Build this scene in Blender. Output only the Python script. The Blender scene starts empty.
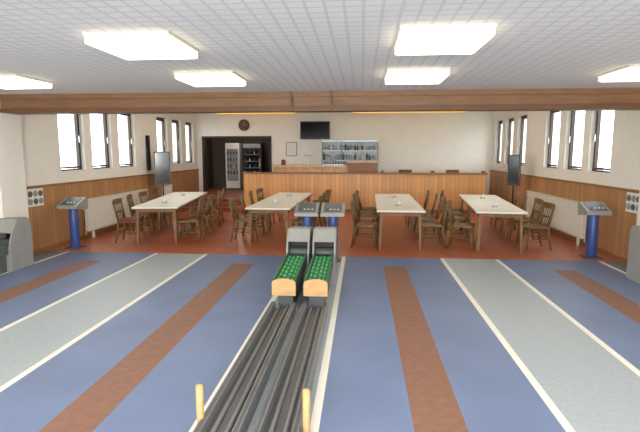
import bpy, bmesh, math, random
from mathutils import Vector, Matrix
random.seed(4)
scene = bpy.context.scene
try:
    scene.view_settings.view_transform = 'Standard'
except Exception:
    pass

# ------------------------------------------------------------------ materials
def lin(c):
    return tuple(((v/255)/12.92 if v/255 <= 0.04045 else ((v/255+0.055)/1.055)**2.4) for v in c) + (1.0,)

def mat(name, col, rough=0.6, metal=0.0, var=0.0, scale=8.0, bump=0.0, spec=0.5, stretch=(1, 1, 1)):
    m = bpy.data.materials.new(name); m.use_nodes = True
    nt = m.node_tree; b = nt.nodes['Principled BSDF']
    b.inputs['Roughness'].default_value = rough
    b.inputs['Metallic'].default_value = metal
    b.inputs['Specular IOR Level'].default_value = spec
    c = lin(col); b.inputs['Base Color'].default_value = c
    if var > 0 or bump > 0:
        tc = nt.nodes.new('ShaderNodeTexCoord'); mp = nt.nodes.new('ShaderNodeMapping')
        mp.inputs['Scale'].default_value = stretch
        n = nt.nodes.new('ShaderNodeTexNoise'); n.inputs['Scale'].default_value = scale
        n.inputs['Detail'].default_value = 5
        nt.links.new(tc.outputs['Object'], mp.inputs['Vector']); nt.links.new(mp.outputs[0], n.inputs['Vector'])
        if var > 0:
            r = nt.nodes.new('ShaderNodeValToRGB')
            r.color_ramp.elements[0].position = 0.3; r.color_ramp.elements[1].position = 0.7
            r.color_ramp.elements[0].color = tuple(max(0, v*(1-var)) for v in c[:3])+(1,)
            r.color_ramp.elements[1].color = tuple(min(1, v*(1+var)) for v in c[:3])+(1,)
            nt.links.new(n.outputs['Fac'], r.inputs['Fac']); nt.links.new(r.outputs[0], b.inputs['Base Color'])
        if bump > 0:
            bp = nt.nodes.new('ShaderNodeBump'); bp.inputs['Strength'].default_value = bump
            bp.inputs['Distance'].default_value = 0.01
            nt.links.new(n.outputs['Fac'], bp.inputs['Height']); nt.links.new(bp.outputs[0], b.inputs['Normal'])
    return m

def emis(name, col, strength):
    m = bpy.data.materials.new(name); m.use_nodes = True
    nt = m.node_tree; nt.nodes.clear()
    o = nt.nodes.new('ShaderNodeOutputMaterial'); e = nt.nodes.new('ShaderNodeEmission')
    e.inputs[0].default_value = lin(col); e.inputs[1].default_value = strength
    nt.links.new(e.outputs[0], o.inputs[0]); return m

def plank(name, col, width=0.1, rough=0.5, var=0.18):
    m = bpy.data.materials.new(name); m.use_nodes = True
    nt = m.node_tree; b = nt.nodes['Principled BSDF']; b.inputs['Roughness'].default_value = rough
    N = nt.nodes.new; L = nt.links.new
    tc = N('ShaderNodeTexCoord'); sp = N('ShaderNodeSeparateXYZ'); L(tc.outputs['Object'], sp.inputs[0])
    ad = N('ShaderNodeMath'); ad.operation = 'ADD'; L(sp.outputs[0], ad.inputs[0]); L(sp.outputs[1], ad.inputs[1])
    dv = N('ShaderNodeMath'); dv.operation = 'DIVIDE'; dv.inputs[1].default_value = width; L(ad.outputs[0], dv.inputs[0])
    fl = N('ShaderNodeMath'); fl.operation = 'FLOOR'; L(dv.outputs[0], fl.inputs[0])
    fr = N('ShaderNodeMath'); fr.operation = 'FRACT'; L(dv.outputs[0], fr.inputs[0])
    wn = N('ShaderNodeTexWhiteNoise'); wn.noise_dimensions = '1D'; L(fl.outputs[0], wn.inputs['W'])
    mp = N('ShaderNodeMapping'); mp.inputs['Scale'].default_value = (14, 14, 1.2); L(tc.outputs['Object'], mp.inputs[0])
    no = N('ShaderNodeTexNoise'); no.inputs['Scale'].default_value = 2.5; no.inputs['Detail'].default_value = 4
    L(mp.outputs[0], no.inputs['Vector'])
    av = N('ShaderNodeMath'); av.operation = 'ADD'; L(wn.outputs['Value'], av.inputs[0]); L(no.outputs['Fac'], av.inputs[1])
    hv = N('ShaderNodeMath'); hv.operation = 'MULTIPLY'; hv.inputs[1].default_value = 0.5; L(av.outputs[0], hv.inputs[0])
    r = N('ShaderNodeValToRGB'); c = lin(col)
    r.color_ramp.elements[0].position = 0.2; r.color_ramp.elements[1].position = 0.8
    r.color_ramp.elements[0].color = tuple(v*(1-var) for v in c[:3])+(1,)
    r.color_ramp.elements[1].color = tuple(min(1, v*(1+var)) for v in c[:3])+(1,)
    L(hv.outputs[0], r.inputs[0])
    gt = N('ShaderNodeMath'); gt.operation = 'GREATER_THAN'; gt.inputs[1].default_value = 0.08; L(fr.outputs[0], gt.inputs[0])
    ma = N('ShaderNodeMapRange'); ma.inputs['To Min'].default_value = 0.6; L(gt.outputs[0], ma.inputs['Value'])
    vm = N('ShaderNodeVectorMath'); vm.operation = 'SCALE'; L(r.outputs[0], vm.inputs[0]); L(ma.outputs[0], vm.inputs['Scale'])
    L(vm.outputs[0], b.inputs['Base Color'])
    return m

def tiles(name, c1, c2, cm, w, h, mortar, rough, rot=0.0, spec=0.5, offset=0.5):
    m = bpy.data.materials.new(name); m.use_nodes = True
    nt = m.node_tree; b = nt.nodes['Principled BSDF']; b.inputs['Roughness'].default_value = rough
    b.inputs['Specular IOR Level'].default_value = spec
    N = nt.nodes.new; L = nt.links.new
    tc = N('ShaderNodeTexCoord'); mp = N('ShaderNodeMapping'); mp.inputs['Rotation'].default_value = (0, 0, rot)
    L(tc.outputs['Object'], mp.inputs[0])
    br = N('ShaderNodeTexBrick'); br.inputs['Scale'].default_value = 1.0
    br.inputs['Brick Width'].default_value = w; br.inputs['Row Height'].default_value = h
    br.inputs['Mortar Size'].default_value = mortar; br.offset = offset
    br.inputs['Color1'].default_value = lin(c1); br.inputs['Color2'].default_value = lin(c2); br.inputs['Mortar'].default_value = lin(cm)
    L(mp.outputs[0], br.inputs['Vector']); L(br.outputs['Color'], b.inputs['Base Color'])
    return m

def glassmat(name):
    m = bpy.data.materials.new(name); m.use_nodes = True
    nt = m.node_tree; nt.nodes.clear(); N = nt.nodes.new
    o = N('ShaderNodeOutputMaterial'); mx = N('ShaderNodeMixShader'); t = N('ShaderNodeBsdfTransparent'); g = N('ShaderNodeBsdfGlossy')
    g.inputs['Roughness'].default_value = 0.05; mx.inputs[0].default_value = 0.06
    t.inputs[0].default_value = (0.95, 0.97, 0.97, 1)
    nt.links.new(t.outputs[0], mx.inputs[1]); nt.links.new(g.outputs[0], mx.inputs[2]); nt.links.new(mx.outputs[0], o.inputs[0])
    return m

M = {}
M['wall'] = mat('wall_paint', (243, 240, 233), 0.85, var=0.02, scale=3)
M['ceil'] = tiles('ceiling_tile', (240, 240, 240), (237, 238, 238), (220, 221, 222), 0.125, 0.125, 0.012, 0.9, offset=0.0)
M['ceilb'] = mat('ceiling_plaster', (234, 231, 224), 0.9, var=0.02)
M['blue'] = mat('lane_blue', (107, 124, 161), 0.42, var=0.09, scale=1.6)
M['grey'] = mat('approach_grey', (162, 172, 181), 0.45, var=0.07, scale=25)
M['greyd'] = mat('approach_edge_grey', (122, 128, 138), 0.5, var=0.07, scale=20)
M['line'] = mat('lane_line', (234, 232, 224), 0.5, var=0.03)
M['brown'] = mat('lane_brown', (133, 96, 80), 0.5, var=0.14, scale=14)
M['red'] = tiles('red_tile', (196, 114, 80), (182, 100, 70), (150, 82, 60), 0.24, 0.12, 0.007, 0.28, rot=math.radians(45))
M['wains'] = plank('wainscot_wood', (184, 136, 92), 0.11)
M['part'] = plank('partition_wood', (222, 166, 108), 0.13, 0.4, 0.14)
M['trim'] = mat('trim_wood', (150, 104, 66), 0.45, var=0.2, scale=5, stretch=(1, 1, 8))
M['beam'] = mat('beam_wood', (144, 106, 74), 0.5, var=0.2, scale=3, stretch=(1, 12, 12))
M['beamd'] = mat('beam_dark_wood', (112, 78, 52), 0.5, var=0.2, scale=3, stretch=(1, 12, 12))
M['frame'] = mat('window_frame_wood', (58, 42, 34), 0.5, var=0.15)
M['glass'] = glassmat('window_glass')
M['lampf'] = mat('lamp_frame', (225, 220, 205), 0.5, var=0.03)
M['lampe'] = emis('lamp_diffuser', (255, 244, 218), 9.0)
M['lampe2'] = emis('lamp_side', (255, 240, 200), 3.4)
M['cove'] = emis('cove_tube', (255, 190, 70), 2.0)
M['chair'] = mat('chair_wood', (116, 90, 54), 0.4, var=0.2, scale=9)
M['cush'] = mat('cushion_red', (136, 52, 46), 0.8, var=0.15, scale=30)
M['ttop'] = mat('table_top', (242, 238, 228), 0.35, var=0.03, scale=4, stretch=(1, 6, 1))
M['tleg'] = mat('table_wood', (130, 96, 60), 0.5, var=0.2)
M['rad'] = mat('radiator_enamel', (238, 235, 226), 0.4, var=0.02)
M['gm'] = mat('machine_grey', (150, 152, 150), 0.45, var=0.05, scale=5)
M['gmd'] = mat('machine_dark_grey', (88, 92, 96), 0.45, var=0.05)
M['blk'] = mat('black_plastic', (22, 22, 24), 0.35, var=0.05)
M['blk2'] = mat('screen_black', (14, 16, 20), 0.12, var=0.02)
M['bpole'] = mat('pole_blue', (56, 84, 152), 0.35, var=0.05)
M['lwood'] = mat('light_wood', (206, 164, 112), 0.5, var=0.12, scale=6, stretch=(1, 1, 5))
M['green'] = mat('green_mat', (28, 110, 66), 0.5, var=0.2, scale=40)
M['greenl'] = mat('green_nub', (80, 165, 105), 0.3, var=0.1)
M['track'] = mat('track_dark', (82, 84, 88), 0.45, var=0.1, scale=10)
M['tside'] = mat('track_side_grey', (118, 121, 124), 0.4, var=0.06, scale=6)
M['rail'] = mat('track_rail', (150, 152, 154), 0.35, metal=0.2, var=0.05)
M['steel'] = mat('steel', (170, 176, 180), 0.35, metal=0.5, var=0.06)
M['white'] = mat('white_plastic', (232, 232, 228), 0.5, var=0.02)
M['counter'] = mat('counter_wood', (214, 176, 130), 0.35, var=0.12, scale=4, stretch=(1, 8, 8))
M['dark'] = mat('dark_wood', (50, 32, 26), 0.5, var=0.2)
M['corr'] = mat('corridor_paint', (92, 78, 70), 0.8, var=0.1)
M['step'] = tiles('step_tile', (176, 98, 70), (160, 86, 60), (116, 66, 50), 0.24, 0.12, 0.008, 0.4)
M['bottle'] = mat('bottle_glass', (60, 80, 50), 0.15, var=0.2)
M['bottle2'] = mat('clear_glassware', (176, 186, 190), 0.1, var=0.05)
M['shelfb'] = mat('shelf_back_panel', (136, 142, 146), 0.35, metal=0.3, var=0.1)
M['stoneg'] = mat('outside_ground', (150, 152, 140), 0.9, var=0.1)
M['render'] = mat('outside_render', (205, 198, 184), 0.9, var=0.05)
M['roof'] = mat('outside_roof', (120, 82, 66), 0.9, var=0.1)

# ------------------------------------------------------------------ mesh builder
class MB:
    def __init__(s): s.bm = bmesh.new(); s.mats = []
    def mi(s, k):
        if k not in s.mats: s.mats.append(k)
        return s.mats.index(k)
    def _f(s, vs, k, smooth=False):
        try:
            f = s.bm.faces.new(vs); f.material_index = s.mi(k); f.smooth = smooth
        except ValueError: pass
    def box(s, x0, x1, y0, y1, z0, z1, k):
        v = [s.bm.verts.new(p) for p in ((x0,y0,z0),(x1,y0,z0),(x1,y1,z0),(x0,y1,z0),(x0,y0,z1),(x1,y0,z1),(x1,y1,z1),(x0,y1,z1))]
        for q in ((3,2,1,0),(4,5,6,7),(0,1,5,4),(1,2,6,5),(2,3,7,6),(3,0,4,7)): s._f([v[i] for i in q], k)
    def prism(s, prof, x0, x1, k, axis='x'):
        def P(a, t):
            if axis == 'x': return (t, a[0], a[1])
            if axis == 'y': return (a[0], t, a[1])
            return (a[0], a[1], t)
        a = [s.bm.verts.new(P(p, x0)) for p in prof]; b = [s.bm.verts.new(P(p, x1)) for p in prof]
        s._f(a[::-1], k); s._f(b, k); n = len(prof)
        for i in range(n): s._f([a[i], a[(i+1) % n], b[(i+1) % n], b[i]], k)
    def rod(s, p0, p1, r0, r1, k, n=12, smooth=True, sx=1.0):
        p0 = Vector(p0); p1 = Vector(p1); d = (p1-p0).normalized()
        u = Vector((1, 0, 0)) if abs(d.x) < 0.8 else Vector((0, 1, 0))
        w = d.cross(u).normalized(); u = w.cross(d).normalized()
        off = math.pi/4 if n == 4 else 0
        A = []; B = []
        for i in range(n):
            t = 2*math.pi*i/n+off; e = u*math.cos(t)*sx+w*math.sin(t)
            A.append(s.bm.verts.new(p0+e*r0)); B.append(s.bm.verts.new(p1+e*r1))
        sm = smooth and n > 4
        for i in range(n): s._f([A[i], A[(i+1) % n], B[(i+1) % n], B[i]], k, sm)
        s._f(A[::-1], k); s._f(B, k)
    def ball(s, c, r, k, seg=12, rings=8, sz=1.0):
        rows = []
        for j in range(1, rings):
            ph = math.pi*j/rings
            rows.append([s.bm.verts.new((c[0]+r*math.sin(ph)*math.cos(2*math.pi*i/seg), c[1]+r*math.sin(ph)*math.sin(2*math.pi*i/seg), c[2]+r*sz*math.cos(ph))) for i in range(seg)])
        t = s.bm.verts.new((c[0], c[1], c[2]+r*sz)); b = s.bm.verts.new((c[0], c[1], c[2]-r*sz))
        for i in range(seg):
            s._f([t, rows[0][i], rows[0][(i+1) % seg]], k, True); s._f([b, rows[-1][(i+1) % seg], rows[-1][i]], k, True)
            for j in range(len(rows)-1): s._f([rows[j][i], rows[j+1][i], rows[j+1][(i+1) % seg], rows[j][(i+1) % seg]], k, True)
    def mesh(s, name):
        bmesh.ops.recalc_face_normals(s.bm, faces=s.bm.faces)
        me = bpy.data.meshes.new(name); s.bm.to_mesh(me); s.bm.free()
        for k in s.mats: me.materials.append(M[k])
        return me
    def obj(s, name, loc=(0, 0, 0), rz=0.0, bevel=0.0):
        o = place(s.mesh(name), name, loc, rz)
        if bevel:
            bv = o.modifiers.new('bevel', 'BEVEL'); bv.width = bevel; bv.segments = 2; bv.limit_method = 'ANGLE'
        return o

def place(me, name, loc=(0, 0, 0), rz=0.0):
    o = bpy.data.objects.new(name, me); scene.collection.objects.link(o)
    o.location = loc; o.rotation_euler = (0, 0, rz); return o

# ------------------------------------------------------------------ dimensions
XL, XR = -5.95, 4.45
YF, YB = -3.0, 17.1
HF, HB = 2.78, 3.30
YBEAM = 7.6
YE = 8.4
CX = -0.70
SILL, WTOP = 1.45, 2.87
PZ = 0.35
YP = 15.0
wins = [(9.1, 9.95), (10.25, 11.1), (11.45, 12.3), (13.7, 14.45), (14.85, 15.6), (16.0, 16.75)]

# ------------------------------------------------------------------ shell
f = MB()
segs = []
def S(a, b, k): segs.append((a, b, k))
lw = 0.032
S(XL-0.3, CX-4.76-lw, 'greyd')
def side(sgn):
    out = []
    for a, b, k in ((0.4-lw, 0.4+lw, 'line'), (0.4+lw, 1.07, 'blue'), (1.07, 1.43, 'BR'), (1.43, 2.11-lw, 'blue'), (2.11-lw, 2.11+lw, 'line'),
                    (2.11+lw, 3.05-lw, 'grey'), (3.05-lw, 3.05+lw, 'line'), (3.05+lw, 3.72, 'blue'), (3.72, 4.08, 'BR'), (4.08, 4.76-lw, 'blue'), (4.76-lw, 4.76+lw, 'line')):
        x0, x1 = CX+sgn*a, CX+sgn*b
        out.append((min(x0, x1), max(x0, x1), k))
    return out
segs += side(-1)+side(1)
S(CX-0.4+lw, CX+0.4-lw, 'grey')
S(CX+4.76+lw, XR+0.3, 'greyd')
for a, b, k in segs:
    if k == 'BR':
        f.box(a, b, YF, 7.7, -0.1, 0, 'brown'); f.box(a, b, 7.7, YE, -0.1, 0, 'blue')
    else:
        f.box(a, b, YF, YE, -0.1, 0, k)
f.box(XL-0.3, XR+0.3, YE, YB+0.2, -0.1, 0, 'red')
f.obj('floor')

def side_wall(xi, sgn, name):
    w = MB(); xo = xi+sgn*0.3
    a, b = min(xi, xo), max(xi, xo)
    w.box(a, b, YF, YB+0.2, 0, SILL, 'wall'); w.box(a, b, YF, YB+0.2, WTOP, HB+0.1, 'wall')
    y = YF
    for y0, y1 in wins:
        w.box(a, b, y, y0, SILL, WTOP, 'wall'); y = y1
    w.box(a, b, y, YB+0.2, SILL, WTOP, 'wall')
    w.obj(name)
    w = MB(); p0, p1 = sorted((xi, xi-sgn*0.12))
    w.box(p0, p1, YBEAM-0.3, YBEAM+0.3, 0, 2.48, 'wall'); w.obj('wall_pilaster')
side_wall(XL, -1, 'wall_left'); side_wall(XR, 1, 'wall_right')

DX0, DX1, DZ = -5.76, -3.22, 2.39
w = MB()
w.box(XL, DX0, YB, YB+0.2, 0, HB, 'wall'); w.box(DX1, XR, YB, YB+0.2, 0, HB, 'wall'); w.box(DX0, DX1, YB, YB+0.2, DZ, HB, 'wall')
w.obj('wall_back')
w = MB(); w.box(XL, XR, YF-0.2, YF, 0, 0.9, 'wall'); w.box(XL, XR, YF-0.2, YF, 2.4, HB, 'wall')
fx = [XL, -5.3, -3.1, -2.8, -0.6, -0.3, 1.9, 2.2, 4.1, XR]
for i in range(0, 10, 2): w.box(fx[i], fx[i+1], YF-0.2, YF, 0.9, 2.4, 'wall')
w.obj('wall_front')
c = MB()
c.box(XL, XR, YF, YBEAM, HF, HF+0.12, 'ceil'); c.obj('ceiling')
c = MB()
c.box(XL, XR, YBEAM, YB, HB, HB+0.12, 'ceilb'); c.obj('ceiling')

# corridor behind the opening
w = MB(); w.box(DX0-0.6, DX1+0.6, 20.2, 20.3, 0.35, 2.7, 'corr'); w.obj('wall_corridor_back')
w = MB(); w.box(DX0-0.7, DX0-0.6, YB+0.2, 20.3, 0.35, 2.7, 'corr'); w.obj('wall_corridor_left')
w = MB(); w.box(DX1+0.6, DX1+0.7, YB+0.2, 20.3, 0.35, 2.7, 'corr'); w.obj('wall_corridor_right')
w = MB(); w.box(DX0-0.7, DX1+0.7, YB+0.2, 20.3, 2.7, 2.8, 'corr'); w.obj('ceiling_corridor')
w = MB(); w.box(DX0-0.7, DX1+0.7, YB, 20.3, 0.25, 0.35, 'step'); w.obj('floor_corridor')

# beam
b = MB()
b.box(XL, XR, YBEAM, YBEAM+0.12, 2.55, HB, 'beam')
b.box(XL, XR, YBEAM-0.04, YBEAM+0.26, 2.48, 2.56, 'beamd')
b.box(XL, XR, YBEAM-0.05, YBEAM, 2.70, HF, 'beam')
b.box(CX-0.42, CX-0.38, YBEAM-0.06, YBEAM, 2.48, HF, 'beamd'); b.box(CX+0.2, CX+0.24, YBEAM-0.06, YBEAM, 2.48, HF, 'beamd')
b.obj('ceiling_beam')

# platform + steps
p = MB()
p.box(XL, XR, YP, YB, 0, PZ, 'step')
p.obj('raised_platform')
st = MB()
for i in range(2):
    st.box(XL+0.06, -3.75, YP-0.32*(2-i)+0.0, YP-0.32*(1-i), 0, PZ/3*(i+1), 'step')
    st.box(XL+0.06, -3.75, YP-0.32*(2-i)-0.01, YP-0.32*(2-i)+0.02, PZ/3*(i+1)-0.02, PZ/3*(i+1)+0.003, 'dark')
st.obj('entrance_steps')

# partition
p = MB()
p.box(-3.7, 3.72, YP-0.14, YP-0.02, 0, 1.17, 'part')
p.box(-3.74, 3.76, YP-0.18, YP-0.0, 1.17, 1.22, 'trim')
p.box(-3.7, 3.72, YP-0.16, YP-0.14, 0, 0.09, 'trim')
for i in range(9):
    x = -3.7+i*7.42/8; p.box(max(-3.7, x-0.02), min(3.72, x+0.02), YP-0.15, YP-0.14, 0.09, 1.17, 'part')
p.obj('wood_partition')

# wainscot
def wains(xi, sgn, y0, name):
    w = MB(); t = 0.03
    x0, x1 = (xi, xi+t) if sgn < 0 else (xi-t, xi)
    w.box(x0, x1, y0, YB, 0, 1.20, 'wains')
    x0, x1 = (xi, xi+0.05) if sgn < 0 else (xi-0.05, xi)
    w.box(x0, x1, y0, YB, 1.20, 1.24, 'trim'); w.box(x0, x1, y0, YB, 0, 0.08, 'trim')
    w.obj(name)
wains(XL, -1, YBEAM+0.3, 'trim_1'); wains(XR, 1, YBEAM+0.3, 'trim_2')
w = MB(); w.box(XR-0.03, XR, 4.0, YBEAM-0.3, 0, 1.20, 'wains'); w.box(XR-0.05, XR, 4.0, YBEAM-0.3, 1.20, 1.24, 'trim'); w.obj('trim_3')

# windows
n = 1
for sx, xi in ((-1, XL), (1, XR)):
    for y0, y1 in wins:
        w = MB(); x = xi+sx*0.12
        fw = 0.05
        for a, bb, c0, c1 in ((y0, y1, SILL, SILL+fw), (y0, y1, WTOP-fw, WTOP), (y0, y0+fw, SILL+fw, WTOP-fw), (y1-fw, y1, SILL+fw, WTOP-fw)):
            w.box(x-0.035, x+0.035, a, bb, c0, c1, 'frame')
        s2 = fw+0.01
        for a, bb, c0, c1 in ((y0+s2, y1-s2, SILL+s2, SILL+s2+0.04), (y0+s2, y1-s2, WTOP-s2-0.04, WTOP-s2), (y0+s2, y0+s2+0.04, SILL+s2+0.04, WTOP-s2-0.04), (y1-s2-0.04, y1-s2, SILL+s2+0.04, WTOP-s2-0.04)):
            w.box(x-0.03-sx*0.02, x+0.03-sx*0.02, a, bb, c0, c1, 'frame')
        w.box(x-0.004, x+0.004, y0+s2+0.04, y1-s2-0.04, SILL+s2+0.04, WTOP-s2-0.04, 'glass')
        w.box(x-sx*0.07-0.012, x-sx*0.07+0.012, y1-s2-0.035, y1-s2-0.01, SILL+0.6, SILL+0.74, 'steel')
        xa, xb = sorted((xi, xi+sx*0.08))
        w.box(xa, xb, y0, y1, SILL-0.0, SILL+0.02, 'white')
        w.obj('window_%d' % n); n += 1
for i in range(1, 9, 2):  # windows added behind the camera, out of view, to let in soft fill
    a, bb = fx[i], fx[i+1]; y = YF-0.1; w = MB()
    w.box(a, bb, y-0.03, y+0.03, 0.9, 0.96, 'frame'); w.box(a, bb, y-0.03, y+0.03, 2.34, 2.4, 'frame')
    for x in (a, (a+bb)/2-0.03, bb-0.06): w.box(x, x+0.06, y-0.03, y+0.03, 0.96, 2.34, 'frame')
    w.box(a+0.06, bb-0.06, y-0.004, y+0.004, 0.96, 2.34, 'glass')
    w.obj('window_%d' % n); n += 1

# ------------------------------------------------------------------ ceiling lamps
l = MB(); hw = 0.35
l.box(-hw, hw, -hw, hw, 0.055, 0.08, 'lampf')
l.box(-hw+0.01, hw-0.01, -hw+0.01, hw-0.01, 0.0, 0.055, 'lampe2')
l.box(-hw+0.03, hw-0.03, -hw+0.03, hw-0.03, -0.006, 0.0, 'lampe')
lm = l.mesh('ceiling_lamp')
for y in (5.95, 4.1, 2.25, 0.4, -1.45):
    for x in (-4.5, -1.85, 0.62, 3.2):
        place(lm, 'ceiling_lamp', (x, y, HF-0.08))
for y in (10.3, 13.2):
    for x in (-4.2, -0.75, 2.7):
        place(lm, 'ceiling_lamp', (x, y, HB-0.08))
for x0, x1 in ((-5.0, -2.2), (-0.4, 3.4)):
    l = MB(); l.box(x0, x1, 16.2, 16.32, 3.22, 3.30, 'lampf'); l.rod((x0+0.05, 16.26, 3.18), (x1-0.05, 16.26, 3.18), 0.045, 0.045, 'cove'); l.obj('strip_lamp')

# ------------------------------------------------------------------ furniture
def chair_mesh(cush):
    m = MB()
    m.prism([(-0.20, -0.20), (0.20, -0.20), (0.22, 0.20), (0.12, 0.235), (-0.12, 0.235), (-0.22, 0.20)], 0.42, 0.455, 'chair', 'z')
    if cush: m.prism([(-0.18, -0.17), (0.18, -0.17), (0.2, 0.18), (0.1, 0.21), (-0.1, 0.21), (-0.2, 0.18)], 0.455, 0.485, 'cush', 'z')
    for sx in (-1, 1):
        m.rod((sx*0.22, 0.22, 0), (sx*0.18, 0.17, 0.42), 0.016, 0.026, 'chair', 8)
        m.rod((sx*0.20, -0.25, 0), (sx*0.18, -0.18, 0.44), 0.018, 0.026, 'chair', 8)
        m.rod((sx*0.18, -0.18, 0.44), (sx*0.205, -0.27, 0.86), 0.026, 0.018, 'chair', 8)
        m.rod((sx*0.2, 0.195, 0.2), (sx*0.19, -0.215, 0.22), 0.012, 0.012, 'chair', 6)
    m.rod((-0.2, -0.2, 0.24), (0.2, -0.2, 0.24), 0.012, 0.012, 'chair', 6)
    for z0, z1, dy in ((0.78, 0.89, -0.262), (0.60, 0.64, -0.225)):
        pts = []
        for i in range(7):
            t = -1+2*i/6; pts.append((t*0.22, dy-0.035*(1-t*t)))
        out = pts+[(p[0], p[1]+0.022) for p in pts[::-1]]
        m.prism(out, z0, z1, 'chair', 'z')
    for i in range(4):
        x = -0.12+0.08*i; m.rod((x, -0.185, 0.45), (x, -0.275, 0.79), 0.009, 0.009, 'chair', 6)
    return m.mesh('dining_chair')
CH = [chair_mesh(False), chair_mesh(True)]

def table_mesh(L, W=0.90):
    m = MB()
    m.box(-W/2, W/2, -L/2, L/2, 0.725, 0.76, 'ttop')
    m.box(-W/2-0.006, W/2+0.006, -L/2-0.006, L/2+0.006, 0.715, 0.73, 'tleg')
    m.box(-W/2+0.06, W/2-0.06, -L/2+0.08, L/2-0.08, 0.65, 0.716, 'tleg')
    for sx in (-1, 1):
        for sy in (-1, 1):
            m.rod((sx*(W/2-0.07), sy*(L/2-0.09), 0), (sx*(W/2-0.09), sy*(L/2-0.11), 0.70), 0.03, 0.042, 'tleg', 4)
    return m.mesh('dining_table')
TM = table_mesh(1.84)
ash = MB(); ash.rod((0, 0, 0), (0, 0, 0.03), 0.05, 0.06, 'bottle2', 16); ash.rod((0, 0, 0.03), (0, 0, 0.10), 0.03, 0.02, 'white', 10); ashm = ash.mesh('table_candle')
rows = [((-4.1, 9.15), (-4.68, 12.85), True), ((-1.83, 9.2), (-1.78, 12.9), False), ((0.74, 9.0), (0.79, 12.7), False), ((2.56, 8.95), (2.96, 12.65), False)]
for (p0, p1, red) in rows:
    p0 = Vector(p0); p1 = Vector(p1); d = (p1-p0).normalized(); ang = math.atan2(-d.x, d.y); nrm = Vector((d.y, -d.x))
    for k in (0.252, 0.748):
        q = p0.lerp(p1, k); place(TM, 'dining_table', (q.x, q.y, 0), ang)
    for k in (0.22, 0.7):
        q = p0.lerp(p1, k); place(ashm, 'table_candle', (q.x, q.y, 0.76))
    for i in range(4):
        for s in (-1, 1):
            t = 0.5+i*0.9+random.uniform(-0.1, 0.1); off = 0.64+random.uniform(-0.04, 0.06)
            q = p0+d*t+nrm*s*off
            r = ang+(math.pi/2 if s > 0 else -math.pi/2)+random.uniform(-0.2, 0.2)
            place(CH[1 if (red and s < 0) else 0], 'dining_chair', (q.x, q.y, 0), r)
for x in (1.5, 3.1):
    t = MB(); t.box(-0.4, 0.4, -0.35, 0.35, 0.725, 0.75, 'ttop'); t.rod((0, 0, 0.03), (0, 0, 0.725), 0.04, 0.04, 'tleg'); t.rod((0, 0, 0), (0, 0, 0.03), 0.22, 0.22, 'tleg', 16)
    t.obj('pedestal_table', (x, 15.95, PZ))
    for s in (-1, 1):
        place(CH[0], 'dining_chair', (x+s*0.56, 15.95, PZ), math.pi/2*s)
    place(CH[0], 'dining_chair', (x, 16.62, PZ), math.pi)

# ------------------------------------------------------------------ radiators
def radiator(x, y0, y1, z0, z1, sgn):
    m = MB(); t = 0.09; a, b = sorted((x, x+sgn*t))
    m.box(a, b, y0, y1, z0, z1, 'rad')
    nn = int((y1-y0)/0.06); xf = x+sgn*t
    for i in range(nn):
        y = y0+0.02+i*(y1-y0-0.03)/nn
        aa, bb = sorted((xf, xf+sgn*0.012)); m.box(aa, bb, y, y+0.03, z0+0.04, z1-0.04, 'rad')
    aa, bb = sorted((x-sgn*0.005, xf+sgn*0.016)); m.box(aa, bb, y0-0.005, y1+0.005, z1, z1+0.015, 'rad')
    for y in (y0+0.2, y1-0.2): m.box(a+0.02, b-0.02, y, y+0.03, 0.0, z0, 'rad')
    m.rod((x+sgn*0.045, y0-0.06, 0.1), (x+sgn*0.045, y0-0.06, z0+0.1), 0.012, 0.012, 'rad', 8)
    m.rod((x+sgn*0.045, y0-0.06, z0+0.1), (x+sgn*0.045, y0+0.02, z0+0.1), 0.018, 0.018, 'white', 8)
    m.obj('radiator')
radiator(XL+0.06, 9.7, 12.6, 0.16, 0.84, 1); radiator(XR-0.06, 9.7, 12.9, 0.16, 0.84, -1)
radiator(XL+0.06, 13.7, 14.3, 0.16, 0.84, 1)

# ------------------------------------------------------------------ ball return
def track(cx):
    m = MB(); y0, y1 = -1.5, 5.32
    m.box(-0.12, 0.12, y0, y1, 0.0, 0.06, 'track')
    for s in (-1, 1):
        m.box(s*0.12-0.022, s*0.12+0.022, y0, y1, 0.0, 0.13, 'tside')
        m.box(s*0.12-0.012, s*0.12+0.012, y0, y1, 0.13, 0.134, 'track')
        m.rod((s*0.045, y0, 0.075), (s*0.045, y1, 0.075), 0.016, 0.016, 'rail', 8)
    m.obj('ball_return_track', (cx, 0, 0))
def tray(cx, cy=5.36):
    m = MB(); w = 0.125; L = 1.15
    m.prism([(0.1, 0), (L, 0), (L, 0.36), (0.1, 0.26)], -0.09, 0.09, 'gmd')
    for s in (-1, 1):
        m.prism([(0, 0.22), (L, 0.28), (L, 0.45), (0, 0.37)], s*w-0.012, s*w+0.012, 'gmd')
        m.prism([(0, 0.37), (L, 0.45), (L, 0.46), (0, 0.38)], s*w-0.014, s*w+0.014, 'green')
    m.prism([(0.03, 0.24), (L, 0.30), (L, 0.42), (0.03, 0.345)], -w+0.012, w-0.012, 'green')
    pr = [(-w-0.015, 0.2), (w+0.015, 0.2), (w+0.015, 0.35)]+[((w+0.015)*math.cos(t), 0.35+0.05*math.sin(t)) for t in [math.pi*i/10 for i in range(1, 10)]]+[(-w-0.015, 0.35)]
    m.prism(pr, -0.03, 0.0, 'lwood', 'y')
    n = 14
    for i in range(n):
        for j in range(4):
            x = -0.084+0.056*j; y = 0.06+i*(L-0.1)/n+0.03*(j % 2); z = 0.345+(y-0.03)/(L-0.03)*0.075
            m.ball((x, y, z+0.004), 0.022, 'greenl' if (i+j) % 2 else 'green', 8, 6)
    m.obj('ball_tray', (cx, cy, 0), bevel=0.003)
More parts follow.
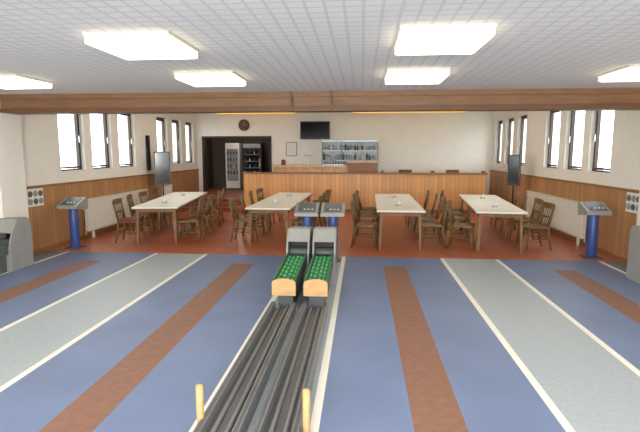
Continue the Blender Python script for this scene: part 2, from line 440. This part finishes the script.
def hood(cx, y, h=0.76, name='ball_return_hood'):
    m = MB(); w = 0.15
    prof = [(0, 0), (0, 0.44), (0.06, 0.60), (0.2, h), (0.42, h), (0.5, h-0.08), (0.5, 0)]
    for s in (-1, 1): m.prism(prof, s*w-0.012, s*w+0.012, 'gm')
    m.prism([(0.2, h), (0.42, h), (0.42, h-0.02), (0.2, h-0.02)], -w, w, 'gm')
    m.prism([(0.42, h), (0.5, h-0.08), (0.5, 0), (0.48, 0), (0.48, h-0.09), (0.41, h-0.02)], -w, w, 'gm')
    m.prism([(0.06, 0.60), (0.2, h), (0.2, h-0.02), (0.08, 0.59)], -w, w, 'gm')
    m.box(-w+0.012, w-0.012, 0.0, 0.03, 0, 0.4, 'gm')
    m.box(-w+0.012, w-0.012, 0.3, 0.33, 0.0, h-0.02, 'blk')
    m.rod((-w+0.02, 0.2, 0.42), (w-0.02, 0.2, 0.42), 0.07, 0.07, 'gmd', 16)
    m.obj(name, (cx, y, 0), bevel=0.003)
def console(cx, y, rz=0.0):
    m = MB()
    m.box(-0.14, 0.14, -0.14, 0.14, 0, 0.02, 'gmd')
    m.rod((0, 0, 0.02), (0, 0, 0.80), 0.085, 0.085, 'bpole', 20)
    prof = [(-0.2, 0.78), (0.16, 0.74), (0.2, 0.95), (0.14, 0.98), (-0.2, 0.84)]
    m.prism(prof, -0.2, 0.2, 'gm')
    m.prism([(-0.17, 0.856), (0.11, 0.972), (0.108, 0.978), (-0.172, 0.862)], -0.15, 0.15, 'gmd')
    for i in range(4): m.rod((-0.1+i*0.065, -0.1, 0.88), (-0.1+i*0.065, -0.103, 0.90), 0.018, 0.018, 'white' if i else 'cush', 10)
    m.obj('bowling_console', (cx, y, 0), rz, bevel=0.004)
for s in (-1, 1):
    track(CX+s*0.185); tray(CX+s*0.185); hood(CX+s*0.185, 6.54); console(CX+s*0.22, 8.1)
hood(-5.56, 6.85, 0.80); hood(4.08, 6.8, 0.80)
tray(-5.56, 5.67); tray(4.08, 5.62)
console(-5.54, 8.75); console(4.05, 8.7)
for x in (-1.03, -0.335):
    m = MB(); m.rod((0, 0, 0), (0, 0, 0.35), 0.024, 0.024, 'lwood', 14); m.ball((0, 0, 0.35), 0.024, 'lwood', 12, 6, 0.5); m.obj('wooden_post', (x, 2.85, 0))

# ------------------------------------------------------------------ speakers
def stand_box(x, y, z0, z1, w, d, rz):
    m = MB()
    m.box(-w/2, w/2, -d/2, d/2, z0, z1, 'blk'); m.box(-w/2+0.03, w/2-0.03, -d/2-0.008, -d/2, z0+0.03, z1-0.03, 'blk2')
    m.rod((0, 0, 0.35), (0, 0, z0), 0.018, 0.018, 'blk')
    for i in range(3):
        a = i*2.094+0.5; m.rod((0, 0, 0.5), (0.3*math.cos(a), 0.3*math.sin(a), 0.01), 0.012, 0.012, 'blk', 8)
    m.obj('loudspeaker', (x, y, 0), rz)
stand_box(-5.58, 13.1, 0.95, 1.86, 0.42, 0.35, 0.4)
stand_box(4.0, 13.1, 0.98, 1.78, 0.30, 0.28, -0.4)
m = MB(); m.box(0, 0.08, -0.05, 0.05, 1.35, 2.3, 'blk'); m.box(0.0, 0.02, -0.08, 0.08, 1.8, 1.95, 'steel'); m.obj('wall_loudspeaker', (XL+0.01, 12.95, 0))

# plaques
def plaque(x, y, z, s):
    m = MB(); a, b = sorted((0, s*0.015)); m.box(a, b, -0.22, 0.22, -0.16, 0.16, 'white')
    for i in range(3):
        for j in range(2):
            m.rod((s*0.015, -0.14+i*0.14, -0.07+j*0.14), (s*0.03, -0.14+i*0.14, -0.07+j*0.14), 0.055, 0.05, 'gmd' if (i+j) % 2 else 'gm', 14)
    m.obj('award_plaque', (x, y, z))
plaque(XL+0.04, 8.2, 1.03, 1); plaque(XR-0.04, 8.15, 1.03, -1)

# ------------------------------------------------------------------ back wall stuff
m = MB(); m.rod((0, 0, 0), (0, -0.04, 0), 0.2, 0.2, 'dark', 32); m.rod((0, -0.04, 0), (0, -0.045, 0), 0.165, 0.165, 'corr', 32)
m.box(-0.008, 0.008, -0.052, -0.046, 0, 0.13, 'lwood'); m.box(0, 0.09, -0.052, -0.046, -0.008, 0.008, 'lwood')
m.obj('wall_clock', (-4.20, YB, 2.80))
m = MB(); m.box(-0.52, 0.52, -0.13, -0.08, -0.31, 0.31, 'blk'); m.box(-0.49, 0.49, -0.135, -0.13, -0.28, 0.28, 'blk2'); m.box(-0.1, 0.1, -0.08, 0, -0.1, 0.1, 'gmd'); m.obj('television', (-1.65, YB, 2.6))
m = MB()
m.box(DX0, DX0+0.05, YB-0.03, YB+0.22, PZ, DZ, 'dark'); m.box(DX1-0.05, DX1, YB-0.03, YB+0.22, PZ, DZ, 'dark'); m.box(DX0, DX1, YB-0.03, YB+0.22, DZ-0.05, DZ+0.02, 'dark')
m.obj('trim_4')
m = MB(); m.box(-0.03, 0.03, 0, 0.85, 0, 0.75, 'dark'); m.box(-0.03, 0.03, 0, 0.12, 0.75, 1.96, 'dark'); m.box(-0.03, 0.03, 0.73, 0.85, 0.75, 1.96, 'dark'); m.box(-0.03, 0.03, 0.12, 0.73, 1.84, 1.96, 'dark')
m.box(-0.005, 0.005, 0.12, 0.73, 0.75, 1.84, 'glass'); m.box(0.03, 0.07, 0.05, 0.08, 0.95, 1.08, 'steel'); m.obj('door_1', (DX1-0.12, YB+0.25, PZ))
def cooler(name, x, body, panel, w):
    m = MB()
    m.box(-w, w, -0.28, 0.28, 0.05, 1.85, body); m.box(-w+0.05, w-0.05, -0.29, -0.28, 0.35, 1.62, panel); m.box(-w+0.03, w-0.03, -0.295, -0.28, 1.66, 1.82, 'shelfb' if body == 'blk' else 'white')
    for z in (0.6, 0.86, 1.12, 1.38):
        m.box(-w+0.05, w-0.05, -0.3, -0.29, z, z+0.02, 'gm')
        for i in range(4): m.rod((-w+0.1+i*(2*w-0.2)/3, -0.295, z+0.02), (-w+0.1+i*(2*w-0.2)/3, -0.295, z+0.14), 0.03, 0.02, random.choice(['bottle', 'cush', 'bottle2']), 8)
    m.box(w-0.08, w-0.05, -0.34, -0.29, 0.85, 1.25, 'steel'); m.box(-w+0.02, w-0.02, -0.25, 0.25, 0, 0.05, 'blk')
    m.obj(name, (x, 19.2, PZ))
cooler('drinks_refrigerator', -5.15, 'white', 'shelfb', 0.28); cooler('vending_machine', -4.35, 'blk', 'blk2', 0.38)
m = MB(); m.box(-0.3, 0.3, -0.05, 0, 0, 2.0, 'dark'); m.box(-0.2, 0.2, -0.055, -0.05, 1.1, 1.85, 'trim'); m.box(0.22, 0.25, -0.1, -0.05, 0.95, 1.1, 'steel'); m.obj('door_2', (-3.45, 20.19, 0.35))
# bar counter
m = MB()
m.box(-2.9, -0.46, 15.75, 16.1, PZ, 1.36, 'part'); m.box(-2.95, -0.49, 15.65, 16.15, 1.36, 1.42, 'counter')
for i in range(6): m.box(-2.86+i*0.4, -2.54+i*0.4, 15.735, 15.75, PZ+0.12, 1.28, 'counter')
m.obj('bar_counter')
m = MB()
m.box(-0.45, 0.5, 15.7, 16.15, PZ, 1.50, 'trim'); m.box(-0.48, 0.53, 15.65, 16.2, 1.50, 1.55, 'counter')
for i in range(2): m.box(-0.41+i*0.46, 0.0+i*0.46, 15.685, 15.7, PZ+0.1, 1.42, 'trim')
m.obj('bar_cabinet')
m = MB(); x0, x1 = -1.4, 0.55
m.box(x0, x1, YB-0.45, YB, PZ, 1.25, 'steel'); m.box(x0, x1, YB-0.5, YB, 1.25, 1.3, 'steel')
m.box(x0, x1, YB-0.03, YB, 1.3, 2.24, 'shelfb'); m.box(x0, x1, YB-0.3, YB, 2.2, 2.26, 'steel')
for x in (x0, -0.75, -0.1, x1-0.03): m.box(x, x+0.03, YB-0.28, YB-0.03, 1.3, 2.2, 'gm')
for z in (1.55, 1.88): m.box(x0, x1, YB-0.28, YB-0.03, z, z+0.025, 'steel')
for z in (1.3, 1.575, 1.905):
    for i in range(22):
        x = x0+0.08+i*0.083; k = random.choice(['bottle2', 'bottle2', 'bottle2', 'bottle', 'white']); h = random.uniform(0.12, 0.2)
        m.rod((x, YB-0.15, z), (x, YB-0.15, z+h), 0.028, 0.03, k, 8)
        if k == 'bottle': m.rod((x, YB-0.15, z+h), (x, YB-0.15, z+h+0.08), 0.012, 0.01, k, 8)
m.obj('back_bar_shelf')
m = MB(); m.rod((0, 0, 0), (0, 0, 0.35), 0.035, 0.03, 'white'); m.rod((-0.16, 0, 0.35), (0.16, 0, 0.35), 0.045, 0.045, 'white')
for i in range(3): m.rod((-0.11+i*0.11, -0.02, 0.34), (-0.11+i*0.11, -0.12, 0.27), 0.012, 0.01, 'steel', 8)
m.obj('beer_tap', (-1.75, 15.9, 1.42))
m = MB(); m.rod((0, 0, 0), (0, 0, 0.12), 0.08, 0.07, 'cush', 16); m.ball((0, 0, 0.14), 0.075, 'cush', 12, 8, 0.6); m.obj('red_lantern', (-2.6, 15.9, 1.42))
m = MB(); m.box(-0.75, -0.0, -0.12, 0.12, 0, 0.03, 'steel')
for i in range(8):
    m.rod((-0.7+i*0.09, 0, 0.03), (-0.7+i*0.09, 0, 0.15), 0.025, 0.032, 'bottle2', 8)
m.obj('glass_rack', (-0.56, 15.9, 1.42))
m = MB(); m.box(-0.2, 0.2, -0.03, 0, -0.25, 0.25, 'gm'); m.box(-0.17, 0.17, -0.035, -0.03, -0.22, 0.22, 'white'); m.obj('framed_picture', (-2.5, YB, 1.95))

# ------------------------------------------------------------------ outside
m = MB(); m.box(-60, 60, -30, 60, -0.6, -0.5, 'stoneg'); m.obj('ground')
for sx in (-1, 1):
    m = MB(); m.box(-4, 4, -7, 7, -0.5, 2.4, 'render'); m.prism([(-4.4, 2.4), (4.4, 2.4), (0, 4.6)], -7.3, 7.3, 'roof', 'y')
    m.obj('neighbouring_house', (sx*24, 22 if sx < 0 else 26, 0))

# ------------------------------------------------------------------ light, world
wd = bpy.data.worlds.new('sky'); scene.world = wd; wd.use_nodes = True
bg = wd.node_tree.nodes['Background']; bg.inputs[0].default_value = (0.94, 0.97, 1.0, 1); bg.inputs[1].default_value = 9.0
ld = bpy.data.lights.new('fill_light', 'AREA'); ld.shape = 'RECTANGLE'; ld.size = 2.0; ld.size_y = 1.0; ld.energy = 320; ld.color = (1, 0.97, 0.93)  # added fill behind the camera, lifts the room and ceiling
o = bpy.data.objects.new('fill_light', ld); o.location = (-0.6, -2.2, 1.6); o.rotation_euler = (math.radians(97), 0, 0); scene.collection.objects.link(o)
ld = bpy.data.lights.new('corridor_fill', 'POINT'); ld.energy = 16; ld.shadow_soft_size = 0.15; ld.color = (1, 0.85, 0.7)  # added point light without a fitting, brightens the corridor
o = bpy.data.objects.new('corridor_fill', ld); o.location = (-4.6, 18.3, 2.55); scene.collection.objects.link(o)

# ------------------------------------------------------------------ camera
cd = bpy.data.cameras.new('camera'); cd.sensor_width = 36; cd.lens = 27.0; cd.clip_end = 200
co = bpy.data.objects.new('camera', cd); scene.collection.objects.link(co)
co.location = (0, 0, 1.85); co.rotation_euler = (math.radians(90-7.6), 0, math.radians(4.96))
scene.camera = co
